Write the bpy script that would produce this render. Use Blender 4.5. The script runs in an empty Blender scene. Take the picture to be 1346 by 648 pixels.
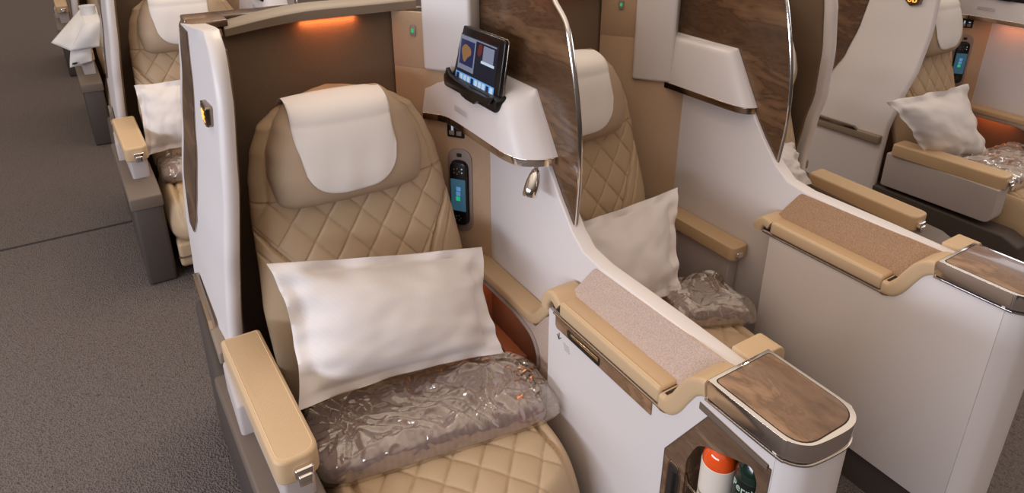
import bpy, bmesh, math, random
from mathutils import Vector, noise
from mathutils.geometry import tessellate_polygon
import numpy as np
R = math.radians
SC = bpy.context.scene
COL = SC.collection
# ------------------------------------------------------------------ camera
F, CX, CY, H = 884.0, 673.0, 190.0, 1.40
YAW, PIT = R(31.65), R(22.05)
cam_d = bpy.data.cameras.new('camera')
cam = bpy.data.objects.new('camera', cam_d); COL.objects.link(cam)
cam_d.sensor_width = 36; cam_d.lens = F / 1346 * 36
cam_d.shift_y = (CY - 324) / 1346
cam_d.clip_start = 0.02
cam.location = (0, 0, H); cam.rotation_euler = (math.pi / 2 - PIT, 0, -YAW)
SC.camera = cam
_fw = Vector((math.sin(YAW) * math.cos(PIT), math.cos(YAW) * math.cos(PIT), -math.sin(PIT)))
_rt = Vector((math.cos(YAW), -math.sin(YAW), 0)); _up = _rt.cross(_fw)
def pt(px, py, ax, v):
    """point of the plane ax=v seen at a pixel of the photograph (used to measure outlines on real planes)"""
    d = F * _fw + (px - CX) * _rt - (py - CY) * _up
    i = 'xyz'.index(ax); c = Vector((0, 0, H)); t = (v - c[i]) / d[i]
    return c + t * d
# ------------------------------------------------------------------ materials
def lin(c): return tuple(((v / 255 + .055) / 1.055) ** 2.4 if v > 10 else v / 255 / 12.92 for v in c) + (1,)
MATS = {}
def mat(name, rgb, rough=.5, metal=0, bump=0, bscale=400, vary=0, vscale=30, coat=0, sheen=0, emit=0, spec=.5, rgb2=None):
    m = bpy.data.materials.new(name); m.use_nodes = True; nt = m.node_tree; N = nt.nodes; L = nt.links
    b = N['Principled BSDF']; b.inputs['Base Color'].default_value = lin(rgb)
    b.inputs['Roughness'].default_value = rough; b.inputs['Metallic'].default_value = metal
    b.inputs['Specular IOR Level'].default_value = spec
    b.inputs['Coat Weight'].default_value = coat; b.inputs['Coat Roughness'].default_value = .05
    b.inputs['Sheen Weight'].default_value = sheen
    tc = N.new('ShaderNodeTexCoord')
    if vary or rgb2:
        n = N.new('ShaderNodeTexNoise'); n.inputs['Scale'].default_value = vscale; n.inputs['Detail'].default_value = 4
        L.new(tc.outputs['Object'], n.inputs['Vector'])
        r = N.new('ShaderNodeValToRGB'); c = lin(rgb); c2 = lin(rgb2) if rgb2 else tuple(x * (1 - vary) for x in c[:3]) + (1,)
        r.color_ramp.elements[0].color = c2; r.color_ramp.elements[1].color = c
        r.color_ramp.elements[0].position = .35; r.color_ramp.elements[1].position = .65
        L.new(n.outputs['Fac'], r.inputs['Fac']); L.new(r.outputs['Color'], b.inputs['Base Color'])
    if bump:
        n = N.new('ShaderNodeTexNoise'); n.inputs['Scale'].default_value = bscale; n.inputs['Detail'].default_value = 3
        L.new(tc.outputs['Object'], n.inputs['Vector'])
        bp = N.new('ShaderNodeBump'); bp.inputs['Strength'].default_value = bump; bp.inputs['Distance'].default_value = .002
        L.new(n.outputs['Fac'], bp.inputs['Height']); L.new(bp.outputs['Normal'], b.inputs['Normal'])
    if emit:
        b.inputs['Emission Color'].default_value = lin(rgb); b.inputs['Emission Strength'].default_value = emit
    MATS[name] = m; return m
def wood(name, dark, light, axis='Y', gloss=.25, scale=1.0):
    m = bpy.data.materials.new(name); m.use_nodes = True; nt = m.node_tree; N = nt.nodes; L = nt.links
    b = N['Principled BSDF']; b.inputs['Roughness'].default_value = gloss; b.inputs['Coat Weight'].default_value = .3; b.inputs['Coat Roughness'].default_value = .06
    tc = N.new('ShaderNodeTexCoord'); mp = N.new('ShaderNodeMapping')
    s = {'Y': (5, 2.2, 8), 'X': (1.6, 14, 14), 'D': (9, 3.0, 9)}[axis]
    mp.inputs['Scale'].default_value = tuple(v * scale for v in s)
    if axis == 'D': mp.inputs['Rotation'].default_value = (0, 0, R(60))
    L.new(tc.outputs['Object'], mp.inputs['Vector'])
    n = N.new('ShaderNodeTexNoise'); n.inputs['Scale'].default_value = 1.3; n.inputs['Detail'].default_value = 7; n.inputs['Distortion'].default_value = 1.1; n.inputs['Roughness'].default_value = .6
    L.new(mp.outputs['Vector'], n.inputs['Vector'])
    n2 = N.new('ShaderNodeTexNoise'); n2.inputs['Scale'].default_value = 9; n2.inputs['Detail'].default_value = 3
    L.new(mp.outputs['Vector'], n2.inputs['Vector'])
    mx = N.new('ShaderNodeMath'); mx.operation = 'MULTIPLY_ADD'; mx.inputs[1].default_value = .25; L.new(n2.outputs['Fac'], mx.inputs[0]); L.new(n.outputs['Fac'], mx.inputs[2])
    r = N.new('ShaderNodeValToRGB'); e = r.color_ramp.elements
    e[0].position = .42; e[0].color = lin(dark); e[1].position = .82; e[1].color = lin(light)
    k = e.new(.6); k.color = lin([(a * .5 + c * .5) for a, c in zip(dark, light)])
    k = e.new(.63); k.color = lin([(a * .72 + c * .28) for a, c in zip(dark, light)])
    k = e.new(.68); k.color = lin([(a * .35 + c * .65) for a, c in zip(dark, light)])
    L.new(mx.outputs[0], r.inputs['Fac']); L.new(r.outputs['Color'], b.inputs['Base Color'])
    MATS[name] = m; return m
def fabric_stripe(name, rgb, rgb2, freq=170):
    m = mat(name, rgb, .75, sheen=.2); nt = m.node_tree; N = nt.nodes; L = nt.links; b = N['Principled BSDF']
    tc = N.new('ShaderNodeTexCoord'); w = N.new('ShaderNodeTexWave'); w.bands_direction = 'Y'; w.inputs['Scale'].default_value = freq
    w.inputs['Distortion'].default_value = .3
    L.new(tc.outputs['UV'], w.inputs['Vector'])
    r = N.new('ShaderNodeValToRGB'); r.color_ramp.elements[0].color = lin(rgb2); r.color_ramp.elements[1].color = lin(rgb)
    L.new(w.outputs['Fac'], r.inputs['Fac']); L.new(r.outputs['Color'], b.inputs['Base Color'])
    n = N.new('ShaderNodeTexNoise'); n.inputs['Scale'].default_value = 12; n.inputs['Detail'].default_value = 5; L.new(tc.outputs['Object'], n.inputs['Vector'])
    bp = N.new('ShaderNodeBump'); bp.inputs['Strength'].default_value = .25; bp.inputs['Distance'].default_value = .004
    L.new(n.outputs['Fac'], bp.inputs['Height']); L.new(bp.outputs['Normal'], b.inputs['Normal']); return m
LEATHER = mat('tan_leather', (186, 160, 130), .45, bump=.25, bscale=500, spec=.4)
PADL = mat('armrest_leather', (203, 173, 137), .42, bump=.25, bscale=500, spec=.4)
HEADL = mat('headrest_leather', (178, 154, 130), .5, bump=.25, bscale=500, spec=.35)
WHITE = mat('white_shell_plastic', (222, 214, 213), .38, bump=.08, bscale=900)
SILVERP = mat('lilac_grey_panel', (188, 177, 175), .5, bump=.15, bscale=700)
BROWNF = mat('brown_wall_fabric', (122, 100, 80), .9, bump=.5, bscale=700, vary=.15, vscale=350)
TANF = mat('tan_wall_fabric', (190, 160, 132), .85, bump=.3, bscale=700, vary=.06, vscale=300)
PINKF = mat('speckled_beige_fabric', (205, 182, 168), .9, bump=.5, bscale=600, rgb2=(180, 156, 142), vscale=420)
SHADEINS = mat('speckled_fabric_shaded', (178, 142, 112), .9, bump=.5, bscale=600, rgb2=(150, 116, 88), vscale=420)  # beige inset fabric with the middle suite's shade mixed into its colour
TAUPE = mat('taupe_plastic', (108, 94, 84), .5, bump=.1, bscale=600)
DTAUPE = mat('dark_taupe_plastic', (74, 64, 60), .55, bump=.2, bscale=600)
LEDGE = mat('grey_taupe_trim', (140, 124, 108), .55)
CHROME = mat('polished_chrome', (232, 226, 222), .12, metal=1)
CHROMED = mat('smoked_chrome', (150, 134, 120), .18, metal=1)
BLACK = mat('black_plastic', (18, 17, 18), .3)
MAUVE = mat('mauve_grey_plastic', (150, 134, 128), .4)
CLOTHW = mat('white_headrest_cloth', (232, 224, 220), .85, bump=.25, bscale=1200, sheen=.2)
PILLOW = fabric_stripe('white_striped_satin', (236, 229, 227), (212, 203, 201))
NAPKIN = mat('white_linen', (236, 233, 234), .85, bump=.2, bscale=300)
WOOD = wood('walnut_veneer', (62, 42, 29), (128, 96, 70), 'Y', .25)
WOODTOP = wood('walnut_table_veneer', (92, 66, 48), (172, 134, 102), 'D', .3)
WOODIN = wood('walnut_pocket_veneer', (76, 56, 44), (148, 118, 94), 'D', .35)
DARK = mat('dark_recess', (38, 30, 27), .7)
CAVITY = mat('brown_cavity_lining', (132, 102, 84), .6)
GREEN = mat('green_led', (40, 170, 95), .4, emit=.7)
AMBER = mat('amber_digits', (255, 170, 70), .4, emit=1.6)
SIGNB = mat('smoked_sign_face', (88, 58, 40), .2)
ORANGEL = mat('orange_lamp_lens', (255, 120, 60), .4, emit=1.5)
def carpet():
    m = mat('grey_brown_carpet', (92, 84, 84), .95); nt = m.node_tree; N = nt.nodes; L = nt.links; b = N['Principled BSDF']
    tc = N.new('ShaderNodeTexCoord'); v = N.new('ShaderNodeTexVoronoi'); v.inputs['Scale'].default_value = 210
    n = N.new('ShaderNodeTexNoise'); n.inputs['Scale'].default_value = 90; n.inputs['Detail'].default_value = 3
    L.new(tc.outputs['Object'], v.inputs['Vector']); L.new(tc.outputs['Object'], n.inputs['Vector'])
    r = N.new('ShaderNodeValToRGB'); e = r.color_ramp.elements; e[0].position = .3; e[0].color = lin((42, 37, 38)); e[1].position = .75; e[1].color = lin((102, 92, 89))
    mx = N.new('ShaderNodeMath'); mx.operation = 'MULTIPLY_ADD'; mx.inputs[1].default_value = .55
    L.new(v.outputs['Distance'], mx.inputs[0]); L.new(n.outputs['Fac'], mx.inputs[2]); mx.use_clamp = True
    L.new(mx.outputs[0], r.inputs['Fac']); L.new(r.outputs['Color'], b.inputs['Base Color'])
    bp = N.new('ShaderNodeBump'); bp.inputs['Strength'].default_value = .9; bp.inputs['Distance'].default_value = .004
    L.new(v.outputs['Distance'], bp.inputs['Height']); L.new(bp.outputs['Normal'], b.inputs['Normal']); return m
CARPET = carpet()
def blanket_mat():
    m = mat('grey_fleece', (142, 124, 118), .9, sheen=.4); nt = m.node_tree; N = nt.nodes; L = nt.links; b = N['Principled BSDF']
    tc = N.new('ShaderNodeTexCoord'); w = N.new('ShaderNodeTexWave'); w.inputs['Scale'].default_value = 22; w.bands_direction = 'X'; w.inputs['Distortion'].default_value = 1.5
    L.new(tc.outputs['Object'], w.inputs['Vector'])
    r = N.new('ShaderNodeValToRGB'); r.color_ramp.elements[0].color = lin((150, 131, 129)); r.color_ramp.elements[1].color = lin((158, 139, 136))
    L.new(w.outputs['Fac'], r.inputs['Fac']); L.new(r.outputs['Color'], b.inputs['Base Color'])
    n = N.new('ShaderNodeTexNoise'); n.inputs['Scale'].default_value = 60; n.inputs['Detail'].default_value = 4; L.new(tc.outputs['Object'], n.inputs['Vector'])
    bp = N.new('ShaderNodeBump'); bp.inputs['Strength'].default_value = .6; bp.inputs['Distance'].default_value = .004
    L.new(n.outputs['Fac'], bp.inputs['Height']); L.new(bp.outputs['Normal'], b.inputs['Normal']); return m
BLANKET = blanket_mat()
def wrap_mat():
    m = bpy.data.materials.new('clear_plastic_film'); m.use_nodes = True; nt = m.node_tree; N = nt.nodes; L = nt.links
    for n in list(N): N.remove(n)
    o = N.new('ShaderNodeOutputMaterial'); t = N.new('ShaderNodeBsdfTransparent'); t.inputs['Color'].default_value = (.95, .94, .93, 1)
    g = N.new('ShaderNodeBsdfGlossy'); g.inputs['Roughness'].default_value = .10; g.inputs['Color'].default_value = (1, .95, .88, 1)
    fr = N.new('ShaderNodeLayerWeight'); fr.inputs['Blend'].default_value = .35
    tc = N.new('ShaderNodeTexCoord'); mp = N.new('ShaderNodeMapping'); mp.inputs['Scale'].default_value = (1, 2.0, 1); mp.inputs['Rotation'].default_value = (0, 0, R(35))
    n = N.new('ShaderNodeTexNoise'); n.noise_type = 'RIDGED_MULTIFRACTAL'; n.inputs['Scale'].default_value = 19; n.inputs['Detail'].default_value = 3; n.inputs['Distortion'].default_value = 1.2; n.inputs['Roughness'].default_value = .5
    L.new(tc.outputs['Object'], mp.inputs['Vector']); L.new(mp.outputs['Vector'], n.inputs['Vector'])
    bp = N.new('ShaderNodeBump'); bp.inputs['Strength'].default_value = .9; bp.inputs['Distance'].default_value = .0075
    L.new(n.outputs['Fac'], bp.inputs['Height']); L.new(bp.outputs['Normal'], g.inputs['Normal']); L.new(bp.outputs['Normal'], fr.inputs['Normal'])
    mr = N.new('ShaderNodeMapRange'); mr.inputs['To Min'].default_value = .13; mr.inputs['To Max'].default_value = .85; L.new(fr.outputs['Facing'], mr.inputs['Value'])
    mx = N.new('ShaderNodeMixShader'); L.new(mr.outputs[0], mx.inputs['Fac']); L.new(t.outputs[0], mx.inputs[1]); L.new(g.outputs[0], mx.inputs[2])
    L.new(mx.outputs[0], o.inputs['Surface']); MATS['film'] = m; return m
FILM = wrap_mat()
SCREEN_D = mat('dark_blue_screen', (30, 34, 46), .12, emit=.35)
SCR_BLUE = mat('bright_blue_screen', (96, 150, 205), .2, emit=.5)
SCR_TEAL = mat('teal_screen', (56, 92, 112), .2, emit=.5)
SCR_GOLD = mat('gold_screen', (140, 106, 72), .2, emit=.25)
SCR_RED = mat('red_screen', (100, 44, 46), .2, emit=.2)
SCR_GREY = mat('grey_screen', (120, 128, 150), .2, emit=.3)
SCR_WHITE = mat('white_screen', (170, 190, 204), .2, emit=.5)
SCR_NAVY = mat('navy_screen', (36, 44, 84), .2, emit=.3)
SCR_GREEN = mat('green_icon', (40, 190, 130), .2, emit=.6)
JUICE = mat('orange_juice_bottle', (232, 84, 28), .12, coat=.6)
LABELW = mat('white_bottle_label', (226, 216, 204), .5)
PEACH = mat('peach_print', (214, 112, 74), .5)
GREENB = mat('dark_green_bottle', (18, 42, 32), .1, coat=.5)
PALEG = mat('pale_print', (188, 214, 196), .5)
INK = mat('black_ink', (40, 36, 44), .6)
GREYINK = mat('grey_ink', (140, 134, 138), .6)
SEAM = mat('dark_seam', (92, 74, 60), .7)
# ------------------------------------------------------------------ object helpers
def worg(o):
    v = Vector((0, 0, 0))
    while o is not None: v += o.location; o = o.parent
    return v
def link(name, me, m, parent=None, org=None, sharp=35):
    o = bpy.data.objects.new(name, me); COL.objects.link(o)
    if parent is not None: o.parent = parent; off = worg(parent)
    else:
        off = Vector(org) if org else Vector((0, 0, 0)); o.location = off
    me.transform(__import__('mathutils').Matrix.Translation(-off))
    if m: me.materials.append(m)
    if len(me.polygons):
        me.polygons.foreach_set('use_smooth', [True] * len(me.polygons)); me.set_sharp_from_angle(angle=R(sharp))
    return o
def mk(name, vf, m, parent=None, org=None, sharp=35):
    v, f = vf; me = bpy.data.meshes.new(name); me.from_pydata([tuple(p) for p in v], [], f); me.update()
    bm = bmesh.new(); bm.from_mesh(me); bmesh.ops.recalc_face_normals(bm, faces=bm.faces); bm.to_mesh(me); bm.free()
    return link(name, me, m, parent, org, sharp)
def join(*vfs):
    V, Fc = [], []
    for v, f in vfs:
        n = len(V); V += list(v); Fc += [tuple(i + n for i in q) for q in f]
    return V, Fc
def bev(vf, w, seg=3, ang=30):
    v, f = vf; me = bpy.data.meshes.new('t'); me.from_pydata([tuple(p) for p in v], [], f)
    bm = bmesh.new(); bm.from_mesh(me); bmesh.ops.remove_doubles(bm, verts=bm.verts, dist=1e-6)
    bmesh.ops.recalc_face_normals(bm, faces=bm.faces)
    es = [e for e in bm.edges if len(e.link_faces) == 2 and e.calc_face_angle(0) > R(ang)]
    bmesh.ops.bevel(bm, geom=es, offset=w, segments=seg, affect='EDGES', profile=.5, clamp_overlap=True)
    bm.verts.index_update()
    r = ([tuple(x.co) for x in bm.verts], [tuple(x.index for x in q.verts) for q in bm.faces]); bm.free(); bpy.data.meshes.remove(me); return r
def rpoly(poly, r, n=6):
    """round the corners of a 2-D polygon; r one number or one per corner"""
    out = []; N = len(poly)
    for i, p in enumerate(poly):
        rr = r[i] if isinstance(r, (list, tuple)) else r
        p = Vector(p); a = Vector(poly[i - 1]) - p; b = Vector(poly[(i + 1) % N]) - p
        if rr <= 0: out.append(tuple(p)); continue
        la, lb = a.length, b.length; d = min(rr, la * .49, lb * .49); a.normalize(); b.normalize()
        for k in range(n + 1):
            t = k / n; out.append(tuple(p + a * d * (1 - t) ** 2 + b * d * t ** 2))
    return out
def prism(poly, ax, a, b, holes=()):
    """extrude a 2-D outline: ax x -> (y,z), y -> (x,z), z -> (x,y)"""
    def P(q, w): return {'x': (w, q[0], q[1]), 'y': (q[0], w, q[1]), 'z': (q[0], q[1], w)}[ax]
    loops = [list(poly)] + [list(h) for h in holes]
    flat = [q for l in loops for q in l]; n = len(flat)
    tris = tessellate_polygon([[Vector((q[0], q[1], 0)) for q in l] for l in loops]) if holes else [tuple(range(n))]
    V = [P(q, a) for q in flat] + [P(q, b) for q in flat]; Fc = []
    for t in tris: Fc.append(tuple(t)); Fc.append(tuple(i + n for i in reversed(t)))
    s = 0
    for l in loops:
        for i in range(len(l)):
            j = (i + 1) % len(l); Fc.append((s + i, s + j, s + j + n, s + i + n))
        s += len(l)
    return V, Fc
def box(x0, x1, y0, y1, z0, z1): return prism([(x0, y0), (x1, y0), (x1, y1), (x0, y1)], 'z', z0, z1)
def loft(rows, caps=True, wrap=True):
    V = [tuple(p) for r in rows for p in r]; n = len(rows[0]); Fc = []
    for i in range(len(rows) - 1):
        for j in range(n if wrap else n - 1):
            k = (j + 1) % n; Fc.append((i * n + j, i * n + k, (i + 1) * n + k, (i + 1) * n + j))
    if caps and wrap: Fc.append(tuple(range(n))); Fc.append(tuple(reversed(range((len(rows) - 1) * n, len(rows) * n))))
    return V, Fc
def smooth_path(P, n=6, closed=False):
    P = [Vector(p) for p in P]; out = []; N = len(P)
    for i in range(N if closed else N - 1):
        p0 = P[(i - 1) % N] if closed or i > 0 else P[0]; p1 = P[i]; p2 = P[(i + 1) % N]
        p3 = P[(i + 2) % N] if closed or i + 2 < N else P[-1]
        for k in range(n):
            t = k / n
            out.append(.5 * ((2 * p1) + (p2 - p0) * t + (2 * p0 - 5 * p1 + 4 * p2 - p3) * t * t + (3 * p1 - p0 - 3 * p2 + p3) * t ** 3))
    if not closed: out.append(P[-1])
    return out
def sweep(path, sec, side, closed=False):
    """sweep a 2-D section (a along 'side', b along side x tangent)"""
    P = [Vector(p) for p in path]; side = Vector(side).normalized(); rows = []
    for i, p in enumerate(P):
        if closed: t = P[(i + 1) % len(P)] - P[i - 1]
        else: t = P[min(i + 1, len(P) - 1)] - P[max(i - 1, 0)]
        t.normalize(); b = t.cross(side)
        b = b.normalized() if b.length > 1e-6 else Vector((0, 0, 1)); s2 = b.cross(t).normalized()
        rows.append([p + s2 * a + b * c for a, c in sec])
    if closed: rows.append(rows[0])
    return loft(rows, caps=not closed)
def circ(r, n=10, r2=None): return [(r * math.cos(2 * math.pi * i / n), (r2 or r) * math.sin(2 * math.pi * i / n)) for i in range(n)]
def tube(path, r, n=8, closed=False, side=(0, 0, 1)):
    P = [Vector(p) for p in path]; rows = []; u = None
    for i, p in enumerate(P):
        t = (P[(i + 1) % len(P)] - P[i - 1]) if closed else P[min(i + 1, len(P) - 1)] - P[max(i - 1, 0)]
        t.normalize()
        if u is None:
            u = Vector(side) - t * t.dot(Vector(side))
            if u.length < .1: u = Vector((1, 0, 0)) - t * t.x
        u = (u - t * t.dot(u)).normalized(); w = t.cross(u)
        rows.append([p + (u * math.cos(a) + w * math.sin(a)) * r for a in [2 * math.pi * k / n for k in range(n)]])
    if closed: rows.append(rows[0])
    return loft(rows, caps=not closed)
def lathe(prof, cx, cy, n=28, tilt=None):
    rows = [[(cx + r * math.cos(2 * math.pi * k / n), cy + r * math.sin(2 * math.pi * k / n), z) for k in range(n)] for r, z in prof]
    return loft(rows)
def xf(vf, fn): return [fn(Vector(p)) for p in vf[0]], vf[1]
def lerp(tab, v):
    xs = [t[0] for t in tab]
    if v <= xs[0]: return tab[0][1]
    if v >= xs[-1]: return tab[-1][1]
    for (a, p), (b, q) in zip(tab, tab[1:]):
        if a <= v <= b:
            t = (v - a) / (b - a); t = t * t * (3 - 2 * t) * .35 + t * .65
            return p + (q - p) * t
def txt(s, size, m, name, parent, M, ext=.0004, bold=False):
    c = bpy.data.curves.new('txt', 'FONT'); c.body = s; c.size = size; c.extrude = ext; c.align_x = 'CENTER'; c.align_y = 'CENTER'
    o = bpy.data.objects.new('txt', c); COL.objects.link(o); bpy.context.view_layer.update()
    me = bpy.data.meshes.new_from_object(o.evaluated_get(bpy.context.evaluated_depsgraph_get()))
    bpy.data.objects.remove(o); bpy.data.curves.remove(c); me.materials.clear()
    me.transform(M); return link(name, me, m, parent)
from mathutils import Matrix
def frame(o, ex, ey):
    ex = Vector(ex).normalized(); ey = Vector(ey); ey = (ey - ex * ex.dot(ey)).normalized(); ez = ex.cross(ey)
    M = Matrix.Identity(4)
    for i in range(3): M[i][0] = ex[i]; M[i][1] = ey[i]; M[i][2] = ez[i]; M[i][3] = o[i]
    return M
def thing(name, label, cat, loc, group=None):
    o = bpy.data.objects.new(name, None); COL.objects.link(o); o.location = loc; o.empty_display_size = .1
    o['label'] = label; o['category'] = cat
    if group: o['group'] = group
    return o
def tag(o, label, cat, group=None):
    o['label'] = label; o['category'] = cat
    if group: o['group'] = group
    return o
def lab(o, label): o['label'] = label; return o
def dup(root, off, label, mirror=None, drop=(), group=None, zoff=None):
    def cp(o, par):
        c = o.copy(); COL.objects.link(c); c.parent = par
        for ch in list(o.children):
            if base(ch) in drop: continue
            cp(ch, c)
        if par is not None and zoff and base(o) in zoff: c.location.z += zoff[base(o)]
        return c
    def base(o): return o.name.split('.')[0]
    r = cp(root, None); r.location = Vector(root.location) + Vector(off)
    if mirror is not None: r.location.x = mirror - root.location.x; r.scale.x = -1
    r['label'] = label
    if group: r['group'] = group
    return r
# ------------------------------------------------------------------ the setting
fl = mk('floor', box(-1.6, 4.6, -1.2, 12.0, -.05, 0), CARPET, org=(0, 0, 0)); fl['kind'] = 'structure'
sm = mk('trim_1', bev(box(-1.6, -.02, 3.045, 3.058, 0, .0025), .001), mat('carpet_seam', (50, 44, 44), .9), org=(-.6, 3.05, 0)); sm['kind'] = 'structure'
# ------------------------------------------------------------------ seat
def seat_front(x, z):
    """front surface (y) of the reclined backrest"""
    return lerp([(.28, 1.235), (.5, 1.30), (.7, 1.355), (.95, 1.40)], z)
WB = [(.28, .235), (.40, .245), (.5, .248), (.6, .240), (.70, .232), (.78, .222), (.84, .205), (.89, .180), (.915, .145), (.932, .110), (.943, .06), (.946, .02)]
XB = [(.28, .432), (.6, .432), (.95, .418)]
BZ = [(.40, .095), (.45, .11), (.5, .125), (.55, .15), (.6, .178), (.65, .215), (.7, .26), (.8, .3)]
def quilt(a, b, amp=.0062):
    p, q = abs(math.sin(math.pi * a)), abs(math.sin(math.pi * b))
    return amp * (p * q) ** .38 - .0022 * (math.exp(-(p / .10) ** 2) + math.exp(-(q / .10) ** 2))
def seam(d, w=.005, amp=.010): return -amp * math.exp(-(d / w) ** 2)
def back_y(x, z):
    W = lerp(WB, z); xc = lerp(XB, z); u = (x - xc) / W
    if abs(u) >= 1: return None
    T = .055
    y = seat_front(x, z) + T * (1 - (1 - abs(u) ** 3.2) ** .5)
    b = lerp(BZ, z); dx = abs(x - xc)
    h = 0
    if z < .74 and dx < b: h += quilt((x - xc) / .078 + z / .098, (x - xc) / .078 - z / .098) * min(1, (b - dx) / .008) * min(1, (.74 - z) / .01)
    else: h += .005
    h += seam(dx - b) + seam(dx - b - .036, .004, .005) * (1 if z < .70 else 0) + (seam(dx - W * .86, .0035, .004) if z > .73 else 0)
    return y - h
def head_front(x, z):
    zc = .828; xc = .414; zz = (z - zc) / .112
    W = lerp([(.715, .150), (.735, .165), (.80, .175), (.85, .168), (.90, .146), (.935, .120), (.965, .10)], z)
    u = (x - xc) / W
    if abs(u) >= 1 or abs(zz) >= 1: return None
    k = (1 - abs(u) ** 3.5) ** .5 * (1 - abs(zz) ** 3.2) ** .5
    return 1.40 - .012 - .085 * k + .02 * (z - .8) / .1
def shellgrid(front, W, xc, zs, nx, back):
    """closed loft from rows of constant z"""
    rows = []
    for z in zs:
        w = lerp(W, z); c = lerp(xc, z); r = []
        for i in range(nx + 1):
            t = -1 + 2 * i / nx; u = math.sin(t * math.pi / 2 * .995); u = u * .6 + t * .4 * .999
            x = c + w * u; y = front(x, z)
            r.append((x, y if y is not None else 1.4, z))
        n2 = 16
        for i in range(n2 + 1):
            t = 1 - 2 * i / n2; u = t * .97
            r.append((c + w * u, back(c + w * u, z, u), z))
        rows.append(r)
    return loft(rows)
def make_seat():
    t = thing('airline_seat', 'tan quilted leather seat in the nearest suite with blanket and pillow', 'seat', (.43, 1.1, 0))
    zs = [.28 + (.946 - .28) * i / 260 for i in range(261)]
    mk('backrest', shellgrid(back_y, WB, XB, zs, 220, lambda x, z, u: seat_front(x, z) + .055 + .045 * (1 - u * u) ** .5), LEATHER, t, sharp=80)
    # headrest
    WH = [(.716, .138), (.735, .165), (.80, .174), (.86, .165), (.90, .145), (.939, .118)]
    def hrow(z):
        w = lerp([(.715, .150), (.735, .165), (.80, .175), (.85, .168), (.90, .146), (.935, .120), (.965, .10)], z); r = []
        k = max(0, 1 - abs((z - .837) / .118) ** 3.2) ** .5
        sh = .55 + .45 * min(1, k * 1.6)
        for i in range(64):
            a = 2 * math.pi * i / 64; c, s = math.cos(a), math.sin(a)
            cx = math.copysign(abs(c) ** .62, c); sy = math.copysign(abs(s) ** .75, s)
            y0 = 1.385 + .02 * (z - .8) / .1
            r.append((.414 + w * cx * (.86 + .14 * min(1, k * 1.4)), y0 - (sy if sy > 0 else sy * .75) * .085 * k, z))
        return r
    zz = [.837 + .1178 * math.sin(math.pi / 2 * (-1 + 2 * i / 40)) for i in range(41)]
    hr = mk('headrest', loft([hrow(z) for z in zz]), HEADL, t, sharp=80)
    # white cloth over the headrest
    rows = []; nu, nv = 40, 60
    def hy(x, z):
        k = max(0, 1 - abs((z - .837) / .118) ** 3.2) ** .5
        w = lerp([(.715, .150), (.735, .165), (.80, .175), (.85, .168), (.90, .146), (.935, .120), (.965, .10)], z) * (.86 + .14 * min(1, k * 1.4))
        u = min(1, abs(x - .414) / w); s = (1 - u ** (2 / .62)) ** .375 if u < 1 else 0
        return 1.385 + .02 * (z - .8) / .1 - s * .085 * k
    for j in range(nv + 1):
        v = j / nv; r = []
        for i in range(nu + 1):
            u = -1 + 2 * i / nu
            # wraps from behind over the top to the round lower edge
            hang = (1 - abs(u) ** 3.0) ** (1 / 2.0) if abs(u) < 1 else 0
            a_end = -.60 - 1.02 * hang * .0
            x = .402 + .108 * u * (1 - .04 * v) + .003 * math.sin(5 * v + 2)
            zbot = .845 - .085 * hang
            ns = .34
            if v < ns:
                q = v / ns; an = math.pi * .5 - q * math.pi * .5
                # rounded top of the cushion, radius .05
                yb, yt = 1.475, 1.335
                k2 = 1 - .10 * u * u
                y = yt + (yb - yt) * (1 - q) ; z = .925 + .045 * k2 * (max(0, 1 - abs((q - .45) / .60) ** 2.4)) ** .5
                if q > .45:
                    aa = (q - .45) / .55 * math.pi / 2
                    yc0 = yt + (yb - yt) * .55; yfr = min(1.40, hy(x, .910)) - .004
                    y = yc0 + (yfr - yc0) * math.sin(aa); z = .910 + (.048 * k2) * math.cos(aa)
                else: z = .958 - .048 * (1 - k2) - .03 * (1 - q / .45) ** 2
            else:
                q = (v - ns) / (1 - ns); z = .910 + (zbot - .910) * q
                y = min(1.40, hy(x, z)) - .004 - .0012 * math.sin(9 * u + 3 * q) * q
            r.append((x, y, z))
        rows.append(r)
    V, Fc = loft(rows, wrap=False)
    n = len(V); V2 = V + [(x, y + .0022, z - .0015) for x, y, z in V]; F2 = list(Fc) + [tuple(i + n for i in reversed(q)) for q in Fc]
    C = nu + 1; ring = list(range(C)) + [C * j + nu for j in range(1, nv + 1)] + [C * nv + i for i in range(nu - 1, -1, -1)] + [C * j for j in range(nv - 1, 0, -1)]
    F2 += [(ring[i], ring[(i + 1) % len(ring)], ring[(i + 1) % len(ring)] + n, ring[i] + n) for i in range(len(ring))]
    lab(mk('headrest_cover', (V2, F2), CLOTHW, hr, sharp=80), 'white cloth headrest cover')
    # cushion
    rows = []; nx, ny = 180, 190
    X0, X1, Y0, Y1 = .185, .668, .735, 1.27
    def cush(x, y):
        xc = (X0 + X1) / 2; b = .165 + .03 * math.cos((y - .74) * 3.2)
        dx = abs(x - xc); h = .0
        if dx < b: h += quilt((x - xc) / .078 + y / .092, (x - xc) / .078 - y / .092) * min(1, (b - dx) / .008)
        else: h += .006 * min(1, (dx - b) / .02)
        return h + seam(dx - b)
    xc, yc = (X0 + X1) / 2, (Y0 + Y1) / 2; a, bb = (X1 - X0) / 2, (Y1 - Y0) / 2
    top = []
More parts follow.
